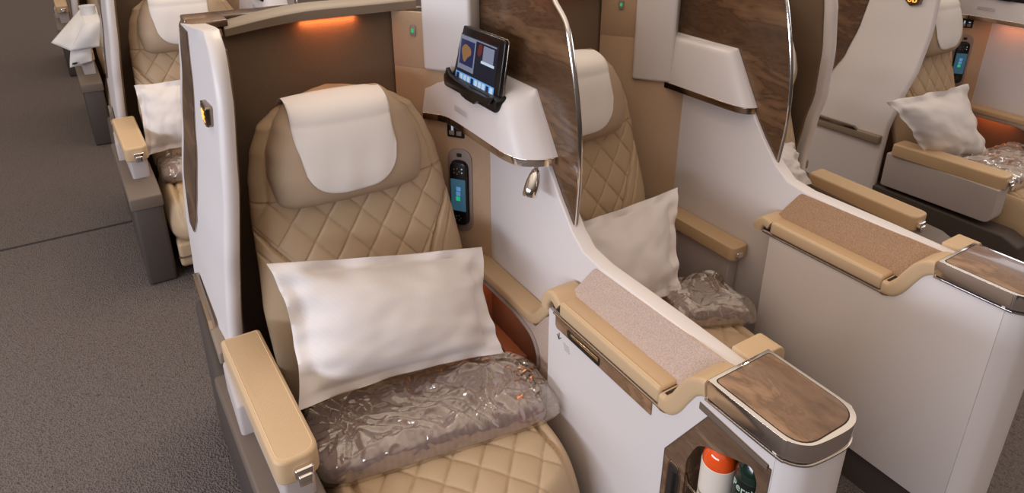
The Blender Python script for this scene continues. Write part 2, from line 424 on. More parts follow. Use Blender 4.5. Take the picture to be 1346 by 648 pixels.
    for j in range(ny + 1):
        tv = -1 + 2 * j / ny; r = []
        for i in range(nx + 1):
            tu = -1 + 2 * i / nx
            u, v = tu, tv
            # square to rounded square
            p = 5.0; m = max(abs(u), abs(v)); L_ = (abs(u) ** p + abs(v) ** p) ** (1 / p) if m > 0 else 1
            k = m / L_ if L_ > 0 else 1
            uu, vv = u * k, v * k
            x = xc + a * uu; y = yc + bb * vv
            d = 1 - m
            z = .315 - .085 * (1 - min(1, d / .16)) ** 2.2
            if y < .9: z -= .02 * ((.9 - y) / .16) ** 2
            r.append((x, y, z + cush(x, y) * min(1, d / .05)))
        top.append(r)
    V, Fc = loft(top, wrap=False); n = len(V); C = nx + 1
    ring = list(range(C)) + [C * j + nx for j in range(1, ny + 1)] + [C * ny + i for i in range(nx - 1, -1, -1)] + [C * j for j in range(ny - 1, 0, -1)]
    m0 = n
    for rr, zz_ in ((1.0, .19), (.97, .165)):
        for i in ring: x, y, z = V[i]; V.append((xc + (x - xc) * rr, yc + (y - yc) * rr, zz_))
    K = len(ring)
    for s, e in ((None, m0), (m0, m0 + K)):
        for i in range(K):
            j = (i + 1) % K; A = ring[i] if s is None else s + i; B = ring[j] if s is None else s + j
            Fc.append((A, B, e + j, e + i))
    Fc.append(tuple(m0 + K + i for i in range(K)))
    mk('seat_cushion', (V, Fc), LEATHER, t, sharp=80)
    lr = mk('leg_rest', bev(prism([(.765, .155), (.775, .06), (.80, .045), (.86, .045), (.86, .155)], 'x', .20, .655), .014, 4), LEATHER, t)
    mk('calf_pad_seam', bev(box(.197, .658, .763, .78, .098, .101), .001, 1), SEAM, lr)
    mk('seat_pan', bev(box(.20, .655, .87, 1.30, .03, .16), .01), DTAUPE, t)
    # aisle armrest
    sk = lambda p: Vector((p.x - .055 * (p.y - .911) + .0, p.y, p.z))
    pl = [(.104, .911), (.171, .921), (.176, 1.285), (.101, 1.285)]
    pad = xf(prism(rpoly([(.100, .90), (.176, .90), (.182, 1.29), (.103, 1.29)], [.022, .03, .01, .01]), 'z', .448, .5), sk)
    am = mk('armrest', bev(pad, .007, 4), PADL, t)
    ring = [Vector((q[0] * 1, q[1], .4985)) for q in rpoly([(.107, .907), (.169, .907), (.175, 1.283), (.110, 1.283)], [.02, .026, .008, .008])]
    mk('stitching', tube([sk(p) + Vector((0, 0, .0008)) for p in ring], .0011, 6, True), mat('pale_stitch', (222, 192, 156), .6) if 'pale_stitch' not in MATS else MATS['pale_stitch'], am)
    lab(mk('release_button', join(bev(box(.128, .160, .889, .905, .462, .482), .004), bev(box(.132, .156, .885, .892, .448, .470), .004)), CHROME, am), 'chrome release button')
    sp = mk('armrest_support', join(bev(box(.078, .16, 1.13, 1.285, .35, .452), .008), bev(xf(prism([(.935, .33), (.925, .449), (1.28, .449), (1.28, .33)], 'x', .112, .168), sk), .008)), SILVERP, t)
    # side base
    sk = lambda p: Vector((p.x - .055 * (min(p.y, 1.22) - .911), p.y, p.z))
    base = bev(xf(prism([(.80, .0), (.80, .32), (.815, .350), (.86, .360), (1.33, .375), (1.60, .42), (1.60, 0)], 'x', .080, .176), sk), .012, 3)
    mk('side_base', base, DTAUPE, t)
    cap = bev(xf(prism([(.796, .305), (.80, .350), (.86, .370), (1.33, .385), (1.33, .345), (.87, .325)], 'x', .076, .180), sk), .006, 3)
    mk('base_cap', cap, TAUPE, t)
    st = mk('trim_strip', tube([(.077, .95, .300), (.0775, 1.124, .306), (.078, 1.40, .285), (.079, 1.56, .262), (.079, 1.575, .29), (.079, 1.55, .40), (.079, 1.54, .435)], .0026, 6), CHROMED, t)
    return t
seatD = make_seat()
# ------------------------------------------------------------------ shell around the seat back
def wing_x(z): return lerp([(.05, .100), (.35, .104), (.5, .112), (.65, .124), (.85, .146), (1.0, .161), (1.14, .170)], z)
def wing_y(z): return lerp([(.05, 1.335), (.45, 1.335), (.6, 1.31), (.7, 1.285), (.85, 1.275), (1.0, 1.285), (1.06, 1.30), (1.095, 1.325), (1.118, 1.37)], z)
def make_shell(wing=True, x0=.125, x1=.675, label='', loc=(.4, 1.6, 0)):
    t = thing('seat_shell', label, 'seat shell', loc)
    def P(x): return x
    rp = mk('rear_panel', bev(prism([((wing_x(z) + .012) if wing else x0 + .005, z) for z in (.02, .35, .5, .65, .85, 1.0, 1.085)] + [(x1 - .055, 1.085), (x1 - .055, .02)], 'y', 1.56, 1.585), .002, 2), BROWNF, t)
    mk('back_cover', bev(box(x0 + .05, x1 + .06, 1.64, 1.665, .02, 1.07), .003), TAUPE, t)
    if wing:
        rows = []
        for i in range(46):
            z = .06 + (1.119 - .06) * i / 45; X = wing_x(z); Yf = wing_y(z); th = .030
            r = []
            # rounded front edge then back along the inside
            Yb = lerp([(.1, 1.70), (.2, 1.72), (.35, 1.81), (.6, 1.85), (.9, 1.75), (1.0, 1.71), (1.06, 1.68), (1.085, 1.66), (1.10, 1.60), (1.12, 1.42)], z)
            r.append((X - .018, Yb, z)); r.append((X - .012, min(Yf + .10, Yb - .012), z)); r.append((X - .006, min(Yf + .03, Yb - .02), z))
            for k in range(9):
                a = math.pi * k / 8; r.append((X + th / 2 - .006 - (th / 2) * math.cos(a), Yf + .014 - .014 * math.sin(a) * 1.0, z))
            r.append((X + th - .006, min(Yf + .03, Yb - .02), z)); r.append((X + th - .008, Yb - .006, z))
            rows.append(r)
        w = mk('side_wing', loft(rows), WHITE, t, sharp=60)
        # inner brown lining of the wing
        rows = []
        for i in range(30):
            z = .08 + (1.085 - .08) * i / 29; X = wing_x(z) + .0245; Yf = wing_y(z) + .035
            rows.append([(X, Yf, z), (X + .006, Yf + .004, z), (X + .006, 1.565, z), (X, 1.565, z)])
        mk('wing_lining', loft(rows), BROWNF, t)
        # walnut inlay on the aisle side
        fr = [(1.10, 1.535), (.93, 1.535), (.84, 1.545), (.71, 1.575), (.62, 1.62), (.59, 1.65), (.55, 1.69)]
        bk = [(1.09, 1.63), (1.0, 1.655), (.9, 1.69), (.7, 1.75), (.6, 1.74), (.55, 1.72)]
        def inlay(g, off, th):
            rows = []
            for i in range(30):
                z = .57 - g + (1.092 + g * .5 - .57 + g) * i / 29
                yf = lerp(sorted(fr), z) - g; X = lambda y: wing_x(z) - .012 - .006 * (y - 1.4) / .28 - off
                yb = lerp(sorted(bk), z) + g
                yf = min(yf, yb - .02)
                rows.append([(X(yf), yf, z), (X(yb), yb, z), (X(yb) + th, yb, z), (X(yf) + th, yf, z)])
            return loft(rows)
        mk('inlay_trim', inlay(.003, .0018, .004), CHROMED, t)
        mk('walnut_inlay', inlay(0, .0030, .004), WOOD, t)
        # seat number sign
        yz = [(1.335, .93), (1.335, .985), (1.365, .992), (1.392, .985), (1.392, .952), (1.378, .938)]
        xs = wing_x(.96) - .016
        sg = mk('seat_number_sign', bev(prism(rpoly([(1.335, .945), (1.335, .985), (1.395, .985), (1.395, .955), (1.372, .935)], .006), 'x', xs - .004, xs + .01), .0015), CHROMED, w)
        mk('sign_face', bev(prism(rpoly([(1.340, .948), (1.340, .980), (1.390, .980), (1.390, .957), (1.371, .940)], .005), 'x', xs - .0052, xs + .002), .0008), SIGNB, sg)
        t['_sx'] = xs
        # wood corner and the top rim
        cor = []
        for i in range(9):
            a = math.pi / 2 * i / 8
            cor.append((wing_x(1.1) - .020 + .022 * (1 - math.cos(a)), 0, 1.078 + .026 * math.sin(a)))
        sec = [(p[0], p[2]) for p in cor] + [(.235, 1.108), (.235, 1.092), (.17, 1.088), (.155, 1.078)]
        mk('rim_corner', bev(prism(sec, 'y', 1.545, 1.655), .004), WOOD, t)
    xa = .225 if wing else x0 + .03
    # arched grey lip with the reading glow below
    rows = []; n = 30
    for i in range(n + 1):
        u = i / n; x = xa + (x1 - .005 - xa) * u; ar = math.sin(min(1, u * 2.1) * math.pi / 2) if u < .476 else 1
        zt = 1.092 + .024 * ar - .006 * max(0, u - .5); zb = zt - .020 - .004 * ar
        yf = 1.538 - .012 * math.sin(u * math.pi)
        rows.append([(x, yf, zb), (x, yf - .003, zt - .004), (x, yf + .003, zt), (x, 1.600, zt + .002), (x, 1.625, zt - .01), (x, 1.625, zb)])
    ls = mk('light_shelf', loft(rows), LEDGE, t)
    mk('light_lens', bev(box(.35, .52, 1.545, 1.557, 1.0895, 1.095), .002), ORANGEL, ls)
    mk('top_deck', bev(box(x0 + .03, x1, 1.60, 1.665, 1.080, 1.106), .004), WOOD, t)
    if wing: mk('rim_insert', bev(box(.17, .222, 1.55, 1.625, 1.070, 1.088), .003), TANF, t)
    return t
shellD = make_shell(True, label='seat shell with white wing and glowing lip around the nearest seat')
shellE = make_shell(False, .815, 1.335, 'brown seat shell behind the middle seat, no wing', (1.06, 1.6, 0))
for c in shellE.children:
    if c.name.startswith('light_shelf'):
        for q in c.children: q.location.x += .66
# ------------------------------------------------------------------ divider with console
def slab(path, x0, x1, th, r=.008):
    """padded strip: path in (y,z), upper surface follows the path"""
    w = (x1 - x0) / 2; sec = rpoly([(-w, -th / 2), (w, -th / 2), (w, th / 2), (-w, th / 2)], r, 4)
    P = [Vector(((x0 + x1) / 2, p[0], p[1] - th / 2)) for p in path]
    return sweep(P, sec, (1, 0, 0))
def yz(pts, x): return [tuple(pt(px, py, 'x', x)[1:]) for px, py in pts]
def make_divider(kind, label):
    full = kind == 'pocket'
    t = thing('seat_divider', label, 'seat divider', (.76, .95, 0))
    # near face panel
    top = [(.414, .10), (.414, .648), (.548, .648), (.563, .642), (.585, .610), (.605, .570), (.625, .548), (.65, .542), (.975, .542), (.975, .10)]
    hole = [(.617, .16), (.616, .469), (.537, .604), (.413 + .004, .606), (.413 + .004, .16)]
    if full:
        lp = mk('console_side', prism(top, 'x', .694, .704, [hole]), WHITE, t)
    else:
        top2 = [(min(a, .936), b) for a, b in top]
        lp = mk('console_side', bev(prism(top2, 'x', .694, .704), .0015, 2), WHITE, t)
        mk('side_return', box(.70, .766, .930, .936, .10, .54), WHITE, t)
    kick = mk('kick_plate', box(.705, .80, .43, 1.60, .0, .11), DTAUPE, t)
    # end cap, round in plan
    pl = [(.694, .4135), (.697, .402), (.709, .387), (.73, .378), (.785, .373), (.812, .379), (.827, .394), (.831, .4135)]
    pl2 = [tuple(p) for p in smooth_path([Vector((*p, 0)) for p in pl], 4)]
    rows = [[(p[0], p[1], z) for p in pl2] for z in (.10, .30, .50, .634)]
    mk('end_cap', loft(rows), WHITE, t)
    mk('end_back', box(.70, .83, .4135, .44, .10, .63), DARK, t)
    # wall behind the console: ridge that climbs into the tall partition
    prof = [(.42, .10), (.42, .634), (.55, .652), (.70, .655), (.90, .655), (.96, .664), (1.0, .694), (1.05, .752), (1.10, .819), (1.157, .928), (1.173, .962), (1.25, .966), (1.425, .968), (1.425, 1.125), (1.44, 1.135), (1.60, 1.135), (1.60, .10)]
    mk('side_wall', bev(prism(prof, 'x', .7655, .802), .004, 3), WHITE, t, sharp=50)
    # speckled fabric behind the flap
    def fab(x0, x1, m, name, polyz):
        return None
    fp = rpoly([(.565, .572), (.565, .655), (.915, .650), (.955, .574)], .006)
    v, f = prism(fp, 'x', 0, .006)
    v = [(.7375 + p[0] + (p[2] - .585) / .07 * .026, p[1], p[2]) for p in v]
    mk('fabric_inset', (v, f), PINKF if full else SHADEINS, t)
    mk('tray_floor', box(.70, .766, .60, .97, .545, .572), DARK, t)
    # leather flap, nose and front ramp
    flap = bev(box(.692, .7385, .642, .938, .546, .579), .006, 4)
    fo = mk('leather_flap', flap, PADL, t)
    mk('flap_stitching', tube([(.6985, .646, .5792), (.6985, .934, .5792)], .0009, 6), MATS['pale_stitch'], fo)
    nose = [(.940, .579), (.958, .590), (.975, .586), (.988, .566), (.990, .550)] if full else [(.940, .579), (.958, .584), (.972, .570), (.974, .556)]
    mk('rear_nose', slab(smooth_path([Vector((*p, 0)) for p in nose], 5), .689, .760, .026), PADL, t)
    ramp = [(.640, .572), (.622, .574), (.606, .592), (.590, .624), (.575, .650), (.558, .664), (.547, .667)]
    rp_ = smooth_path([Vector((*p, 0)) for p in ramp], 5)
    mk('front_ramp', slab(rp_, .690, .764, .032), PADL, t)
    mk('inner_pad', bev(prism(rpoly([(.800, .59), (.800, .660), (.872, .660), (.884, .645), (.884, .59)], [0, .004, .014, .01, 0]), 'y', .546, .592), .010, 5), PADL, t)
    # chrome line below the leather
    cl = [(.958, .5415), (.80, .5415), (.655, .5415), (.635, .540), (.618, .548), (.600, .575), (.583, .612), (.568, .634), (.558, .640), (.547, .641)]
    tr = mk('trim_line', tube([(.6935, *p[:2]) for p in smooth_path([Vector((*p, 0)) for p in cl], 4)], .0024, 6), CHROMED, t)
    # metal rimmed table top
    pl = [(.692, .545), (.692, .420), (.696, .400), (.709, .384), (.73, .375), (.785, .370), (.812, .376), (.828, .392), (.832, .412), (.832, .545)]
    P2 = [(p[0], p[1]) for p in smooth_path([Vector((*p, 0)) for p in pl], 5)]
    def inset(P, d):
        cx, cy = .7635, .4525
        return [(cx + (x - cx) * (1 - d / .0715), cy + (y - cy) * (1 - d / .0925)) for x, y in P]
    ct = mk('console_top', bev(prism(P2, 'z', .640, .6725), .003, 3), CHROME, t)
    mk('top_rim_line', bev(prism(inset(P2, -.0012), 'z', .6325, .6365), .0012, 2), CHROME, ct)
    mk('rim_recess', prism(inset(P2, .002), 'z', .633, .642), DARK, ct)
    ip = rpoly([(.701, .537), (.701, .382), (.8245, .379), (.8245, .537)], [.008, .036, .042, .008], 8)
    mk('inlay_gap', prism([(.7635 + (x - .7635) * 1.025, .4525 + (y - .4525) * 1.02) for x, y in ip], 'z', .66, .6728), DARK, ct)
    mk('table_inlay', bev(prism(ip, 'z', .66, .6738), .0012, 2), WOODTOP, ct)
    if full:
        mk('walnut_strip', bev(prism([(.656, .510), (.656, .540), (.949, .540), (.949, .518), (.943, .511)], 'x', .6915, .699), .001, 1), WOODTOP, t)
        hd = mk('flap_handle', bev(prism(rpoly([(.800, .514), (.800, .534), (.905, .534), (.905, .520), (.898, .514)], .005), 'x', .6895, .697), .0012, 2), BLACK, t)
        mk('handle_bar', bev(box(.6885, .692, .803, .892, .524, .532), .002, 2), mat('gold_metal', (226, 196, 150), .2, metal=1), hd)
        mk('light_slot', bev(prism(rpoly([(.421, .598), (.421, .611), (.556, .621), (.556, .607)], .002), 'x', .6925, .70), .0008, 1), CHROMED, t)
        mk('slot_face', bev(prism(rpoly([(.4225, .600), (.4225, .609), (.5545, .619), (.5545, .609)], .001), 'x', .6915, .70), .0005, 1), TAUPE, t)
        # arrow mark and fine print
        mk('arrow_mark', join(tube([(.6935, .936, .503), (.6935, .936, .488)], .0010, 5), tube([(.6935, .943, .496), (.6935, .936, .487), (.6935, .929, .495)], .0010, 5)), INK, t)
        mk('fine_print', join(*[tube([(.6937, .922 - .002 * k, .488 - .0045 * k), (.6937, .900 - .001 * k, .488 - .0045 * k)], .0005, 4) for k in range(4)]), GREYINK, t)
        # walnut pocket with its opening
        op = rpoly([(.566, .18), (.567, .487), (.548, .540), (.447, .584), (.434, .566), (.434, .18)], [0, .008, .02, .012, .012, 0])
        pk = mk('pocket_frame', prism([(.6165, .161), (.6155, .469), (.537, .6035), (.4175, .6055), (.4175, .161)], 'x', .6925, .700, [op]), WOODIN, t)
        mk('frame_edge', tube([(.693, *q) for q in [(.6165, .161), (.6158, .469), (.537, .6045), (.417, .6062), (.417, .161)]], .0012, 6, True), SEAM, pk)
        cav = join(box(.700, .764, .43, .434, .17, .60), box(.700, .764, .566, .571, .17, .60), box(.7615, .765, .43, .571, .17, .60), box(.700, .764, .43, .571, .589, .593), box(.700, .764, .43, .571, .165, .171))
        mk('pocket_lining', cav, WOODIN, t)
        mk('pocket_rail', tube([(.696, .566, .455), (.680, .548, .460), (.670, .515, .465), (.676, .478, .468), (.690, .436, .470)], .0028, 8), CHROMED, t)
        hs = mk('handset_slot', bev(prism(rpoly([(.574, .33), (.574, .445), (.584, .460), (.600, .460), (.604, .45), (.604, .33)], .006), 'x', .6895, .699), .0015, 2), CHROMED, t)
        mk('slot_inside', bev(prism(rpoly([(.577, .333), (.577, .444), (.586, .456), (.598, .456), (.601, .448), (.601, .333)], .005), 'x', .6885, .697), .001, 1), DARK, hs)
        mk('slot_handset', bev(box(.686, .6935, .579, .590, .34, .448), .003, 2), BLACK, hs)
    # walnut privacy partition with chrome edge
    ch = yz([(728.4, 0), (743.7, 30.5), (752, 75), (759, 136), (762, 183), (761.5, 240), (756, 298)], .779)
    ch = [(1.135, 1.215), (1.115, 1.19)] + ch
    cs = [(p[0], p[1]) for p in smooth_path([Vector((*p, 0)) for p in ch], 5)]
    poly = cs + [(1.02, .69), (1.10, .70), (1.56, .75), (1.56, 1.215)]
    mk('walnut_partition', prism(poly, 'x', .775, .785), WOOD, t, sharp=60)
    mk('partition_edge', sweep([(.780, *p) for p in cs], circ(.0058, 10, .0034), (1, 0, 0)), CHROME, t)
    # angled tan panel with socket and handset
    A = Vector((.610, 1.5525, 0)); B = Vector((.7655, 1.345, 0)); d = (B - A).normalized(); nrm = Vector((d.y, -d.x, 0))
    if nrm.x > 0: nrm = -nrm
    L_ = (B - A).length
    def onp(s, z, off=0): q = A + d * s + nrm * off; return Vector((q.x, q.y, z))
    def pan(s0, s1, z0, z1, o0, o1, name, m, par, r=0, b=.001):
        pl_ = rpoly([(s0, z0), (s1, z0), (s1, z1), (s0, z1)], r) if r else [(s0, z0), (s1, z0), (s1, z1), (s0, z1)]
        v, f = prism(pl_, 'y', o0, o1); v = [onp(p[0], p[2], p[1]) for p in v]
        return mk(name, bev((v, f), b, 2) if b else (v, f), m, par)
    pn = pan(0, L_, .12, .95, -.012, 0, 'tan_side_panel', TANF, t); pan(0, L_ - .05, .95, 1.088, -.012, 0, 'tan_upper_panel', TANF, t)
    def sz(px, py):
        # pixel to panel coordinates
        dd = F * _fw + (px - CX) * _rt - (py - CY) * _up; c = Vector((0, 0, H))
        tt = (A - c).dot(nrm) / dd.dot(nrm); q = c + dd * tt; return (q - A).dot(d), q.z
    sc, zc = sz(606, 250)
    if full:
        s1, z1 = sz(588, 160); s2, z2 = sz(611, 182)
        so = pan(min(s1, s2), max(s1, s2), z2, z1, 0, .003, 'power_socket', BLACK, t, .003)
        zm = (z1 + z2) / 2; sm_ = (s1 + s2) / 2
        pan(sm_ - .018, sm_ - .004, z2 + .006, z2 + .018, .003, .0042, 'socket_port', MAUVE, so); pan(sm_ + .002, sm_ + .016, z2 + .006, z2 + .018, .003, .0042, 'socket_port', MAUVE, so)
        pan(sm_ - .012, sm_ - .006, z1 - .020, z1 - .008, .003, .0036, 'socket_icon', SCR_WHITE, so, 0, 0); pan(sm_ + .006, sm_ + .014, z1 - .016, z1 - .012, .003, .0036, 'socket_icon', SCR_WHITE, so, 0, 0)
        cr = pan(sc - .034, sc + .034, zc - .118, zc + .118, 0, .004, 'handset_cradle', MAUVE, t, .034, .0015)
        pan(sc - .0255, sc + .0255, zc - .098, zc + .088, .004, .0046, 'cradle_recess', DARK, cr, .024, 0)
        pan(sc - .007, sc + .007, zc + .096, zc + .106, .004, .006, 'cradle_latch', DARK, cr, .003)
    t['_p'] = (sc, zc)
    gs, gz = sz(543, 40)
    gl = pan(gs - .008, gs + .008, gz - .014, gz + .014, 0, .003, 'call_light', MAUVE, t, .006)
    pan(gs - .0035, gs + .0035, gz - .005, gz + .005, .003, .0044, 'green_lamp', GREEN, gl, .004, 0)
    # white dock ledge
    def blk(p0, p1, y, z0, z1, ss=None):
        a = ss[0] if ss else sz(p0, y)[0]; b = ss[1] if ss else sz(p1, y)[0]
        v, f = prism([(a, z0), (b, z0), (b, z1), (a, z1)], 'y', -.05, .012); v = [onp(p[0], p[2], p[1]) for p in v]
        mk('rear_block', bev((v, f), .009, 4), WHITE, t)
    if full: plan = [(1.485, .650), (1.465, .664), (1.44, .679), (1.40, .688), (1.30, .688), (1.20, .686), (1.15, .687), (1.11, .697), (1.088, .718), (1.075, .742), (1.07, .764)]
    else: plan = [(1.46, .700), (1.42, .722), (1.39, .732), (1.30, .733), (1.16, .734), (1.12, .738), (1.10, .748), (1.09, .764)]
    pp = smooth_path([Vector((*p, 0)) for p in plan], 5); rows = []
    for q in pp:
        y, X = q.x, q.y; k = (.7655 - X) / .08
        ztop = .966; zb = .838 if full else .825
        shift = .088 * 0
        xo = X
        r = []
        # the face leans back a little and follows the slanted front edge
        for (fx, z) in (((0, zb), (.0, zb + .002), (.06, zb + .045), (.12, zb + .08), (.22, zb + .098), (.45, zb + .113), (.8, ztop - .006), (1.0, ztop)) if full else ((0, zb), (0, zb + .002), (.1, zb + .06), (.2, zb + .12), (.26, zb + .131), (.4, zb + .137), (.8, ztop - .002), (1.0, ztop))):
            zz = z; yy = y + max(0, (z - zb)) * .66 * max(0, 1 - (y - 1.07) / .22) if y < 1.29 else y
            r.append((xo + (.770 - xo) * fx, yy, zz))
        r += [(.775 + max(0, y - 1.36) * .3, r[-1][1], ztop), (.775 + max(0, y - 1.36) * .3, y, zb)]
        rows.append(r)
    dk = mk('dock_ledge', loft(rows), WHITE, t, sharp=50)
    bz = (.838 if full else .825) - .008
    P = [Vector((q.y + .002, q.x, bz)) for q in pp if q.x < 1.56]
    mk('chrome_band', sweep(P, rpoly([(-.009, -.003), (.009, -.003), (.009, .003), (-.009, .003)], .002), (0, 0, 1)), CHROMED if not full else CHROME, t)
    if full:
        mk('band_button', bev(box(.686, .694, 1.405, 1.425, .823, .839), .002), BLACK, t)
        blk(557, 621, 45, .950, 1.135)
        mk('dock_print', join(*[tube([(.6895 + .0002 * k, 1.385, .878 - .005 * k), (.6855 + .0002 * k, 1.315, .878 - .005 * k)], .0006, 4) for k in range(3)]), GREYINK, dk)
        ho = yz([(588, 88), (585, 108), (597, 112), (603, 116), (608, 126), (614, 131), (624, 137), (629, 133), (636, 134), (643, 138), (648, 128), (640, 128), (620, 118), (600, 105), (592, 98)], .683)
        mk('tablet_holder', join(bev(prism(ho, 'x', .679, .690), .002, 2), bev(prism(rpoly([(1.185, .915), (1.185, .948), (1.44, .948), (1.44, .915)], .012), 'x', .690, .742), .003, 2)), BLACK, dk)
    else:
        blk(0, 0, 0, .826, 1.135, (.105, .222))
    if full:
        # inner armrest with the lit cavity
        body = [(.978, .10), (.978, .520), (1.02, .480), (1.06, .430), (1.36, .426), (1.36, .10)]
        mouth = rpoly([(1.335, .418), (1.14, .418), (1.065, .402), (1.038, .355), (1.05, .29), (1.07, .19), (1.335, .19)], [0, .02, .03, .04, .03, .02, 0])
        mk('arm_side', prism(body, 'x', .717, .725, [mouth]), PINKF, t)
        cp = [(.715, *q) for q in mouth]
        mk('cavity_rim', sweep(cp, circ(.005, 8, .005), (1, 0, 0), True), MAUVE, t)
        mk('cavity_lining', join(box(.7645, .7652, 1.02, 1.35, .18, .43), box(.725, .765, 1.02, 1.35, .178, .182), box(.725, .765, 1.345, 1.35, .18, .43), box(.725, .765, 1.02, 1.027, .18, .43)), CAVITY, t)
        mk('cavity_tray', bev(box(.724, .764, 1.16, 1.34, .19, .255), .004), CAVITY, t)
        ap = [(1.365, .452), (1.25, .452), (1.12, .452), (1.085, .454), (1.06, .466), (1.035, .495), (1.01, .528), (.992, .548)]
        mk('inner_armrest', slab([(p.x, p.y) for p in smooth_path([Vector((*p, 0)) for p in ap], 4)], .712, .766, .026), PADL, t)
        # reading lamp
        rl = mk('reading_lamp', join(lathe([(.0, .826), (.013, .826), (.013, .822), (.005, .818), (.004, .806), (0, .806)], .735, 1.093, 16)), CHROME, t)
        ax = (Vector((.716, 1.085, .758)) - Vector((.735, 1.093, .806))).normalized(); c0 = Vector((.735, 1.093, .812))
        u = ax.orthogonal().normalized(); w = ax.cross(u)
        rows = [[c0 + ax * l + (u * math.cos(2 * math.pi * k / 20) + w * math.sin(2 * math.pi * k / 20)) * r for k in range(20)] for l, r in ((0, .003), (.004, .008), (.015, .012), (.028, .0150), (.042, .0165), (.060, .0165), (.063, .0145), (.060, .012))]
        hd = mk('lamp_head', loft(rows), CHROME, rl)
        rows = [[c0 + ax * l + (u * math.cos(2 * math.pi * k / 20) + w * math.sin(2 * math.pi * k / 20)) * r for k in range(20)] for l, r in ((.057, .0125), (.0605, .012))]
        mk('lamp_lens', loft(rows), MATS['white_headrest_cloth'], hd)
    else:
        # single leather armrest on the inner wall
        am = mk('inner_armrest', bev(prism(rpoly([(.704, 1.045), (.764, 1.045), (.764, 1.36), (.704, 1.36)], [.02, .01, .004, .004]), 'z', .398, .438), .008, 4), PADL, t)
        mk('armrest_panel', bev(prism(rpoly([(1.07, .12), (1.07, .40), (1.36, .40), (1.36, .12)], [.03, .01, 0, 0]), 'x', .722, .760), .004), SILVERP, t)
        mk('release_button', bev(box(.716, .738, 1.038, 1.050, .408, .424), .003), CHROME, am)
    return t, onp
divD, onpD = make_divider('pocket', 'white console divider with drinks pocket and screen dock, nearest')
sc, zc = divD['_p']
divE, _ = make_divider('plain', 'shaded console divider right of the middle seat, walnut partition above')
for r in (divE,): r.location.x += .656
for r in (divD, divE):
    del r['_p']
# ------------------------------------------------------------------ small things on the divider
def make_handset(label):
    t = thing('seat_control_handset', label, 'remote control', onpD(sc, zc - .09, .006))
    def pan(s0, s1, z0, z1, o0, o1, name, m, par, r=0, b=.001):
        pl_ = rpoly([(s0, z0), (s1, z0), (s1, z1), (s0, z1)], r, 8) if r else [(s0, z0), (s1, z0), (s1, z1), (s0, z1)]
        v, f = prism(pl_, 'y', o0, o1); v = [onpD(p[0], p[2], p[1]) for p in v]
        return mk(name, bev((v, f), b, 2) if b else (v, f), m, par)
    b = pan(sc - .0235, sc + .0235, zc - .094, zc + .084, .0048, .016, 'body', BLACK, t, .018, .003)
    s = pan(sc - .0205, sc + .0205, zc - .052, zc + .038, .016, .0168, 'screen', SCR_TEAL, t, .002, 0)
    for k, m in ((-1, SCR_GREEN), (0, SCR_BLUE), (1, SCR_BLUE)):
        ic = pan(sc - .006 + k * .001, sc + .006 + k * .001, zc - .009 + k * .014, zc + .003 + k * .014, .0168, .0172, 'screen_icon', m, s, .002, 0)
    for a in range(5):
        an = 2 * math.pi * a / 5
        cx, cz = sc - .004 + .008 * math.cos(an), zc + .060 + .008 * math.sin(an)
        pan(cx - .0012, cx + .0012, cz - .0012, cz + .0012, .016, .0168, 'button', MAUVE, t, 0, 0)
        cx, cz = sc - .002 + .007 * math.cos(an), zc - .073 + .007 * math.sin(an)
        pan(cx - .0012, cx + .0012, cz - .0012, cz + .0012, .016, .0168, 'button', MAUVE, t, 0, 0)
    for dz in (.066, .056): pan(sc + .010, sc + .013, zc + dz, zc + dz + .003, .016, .0168, 'button', SCR_WHITE, t, 0, 0)
    return t
handD = make_handset('black seat control handset in the wall cradle beside the nearest seat')
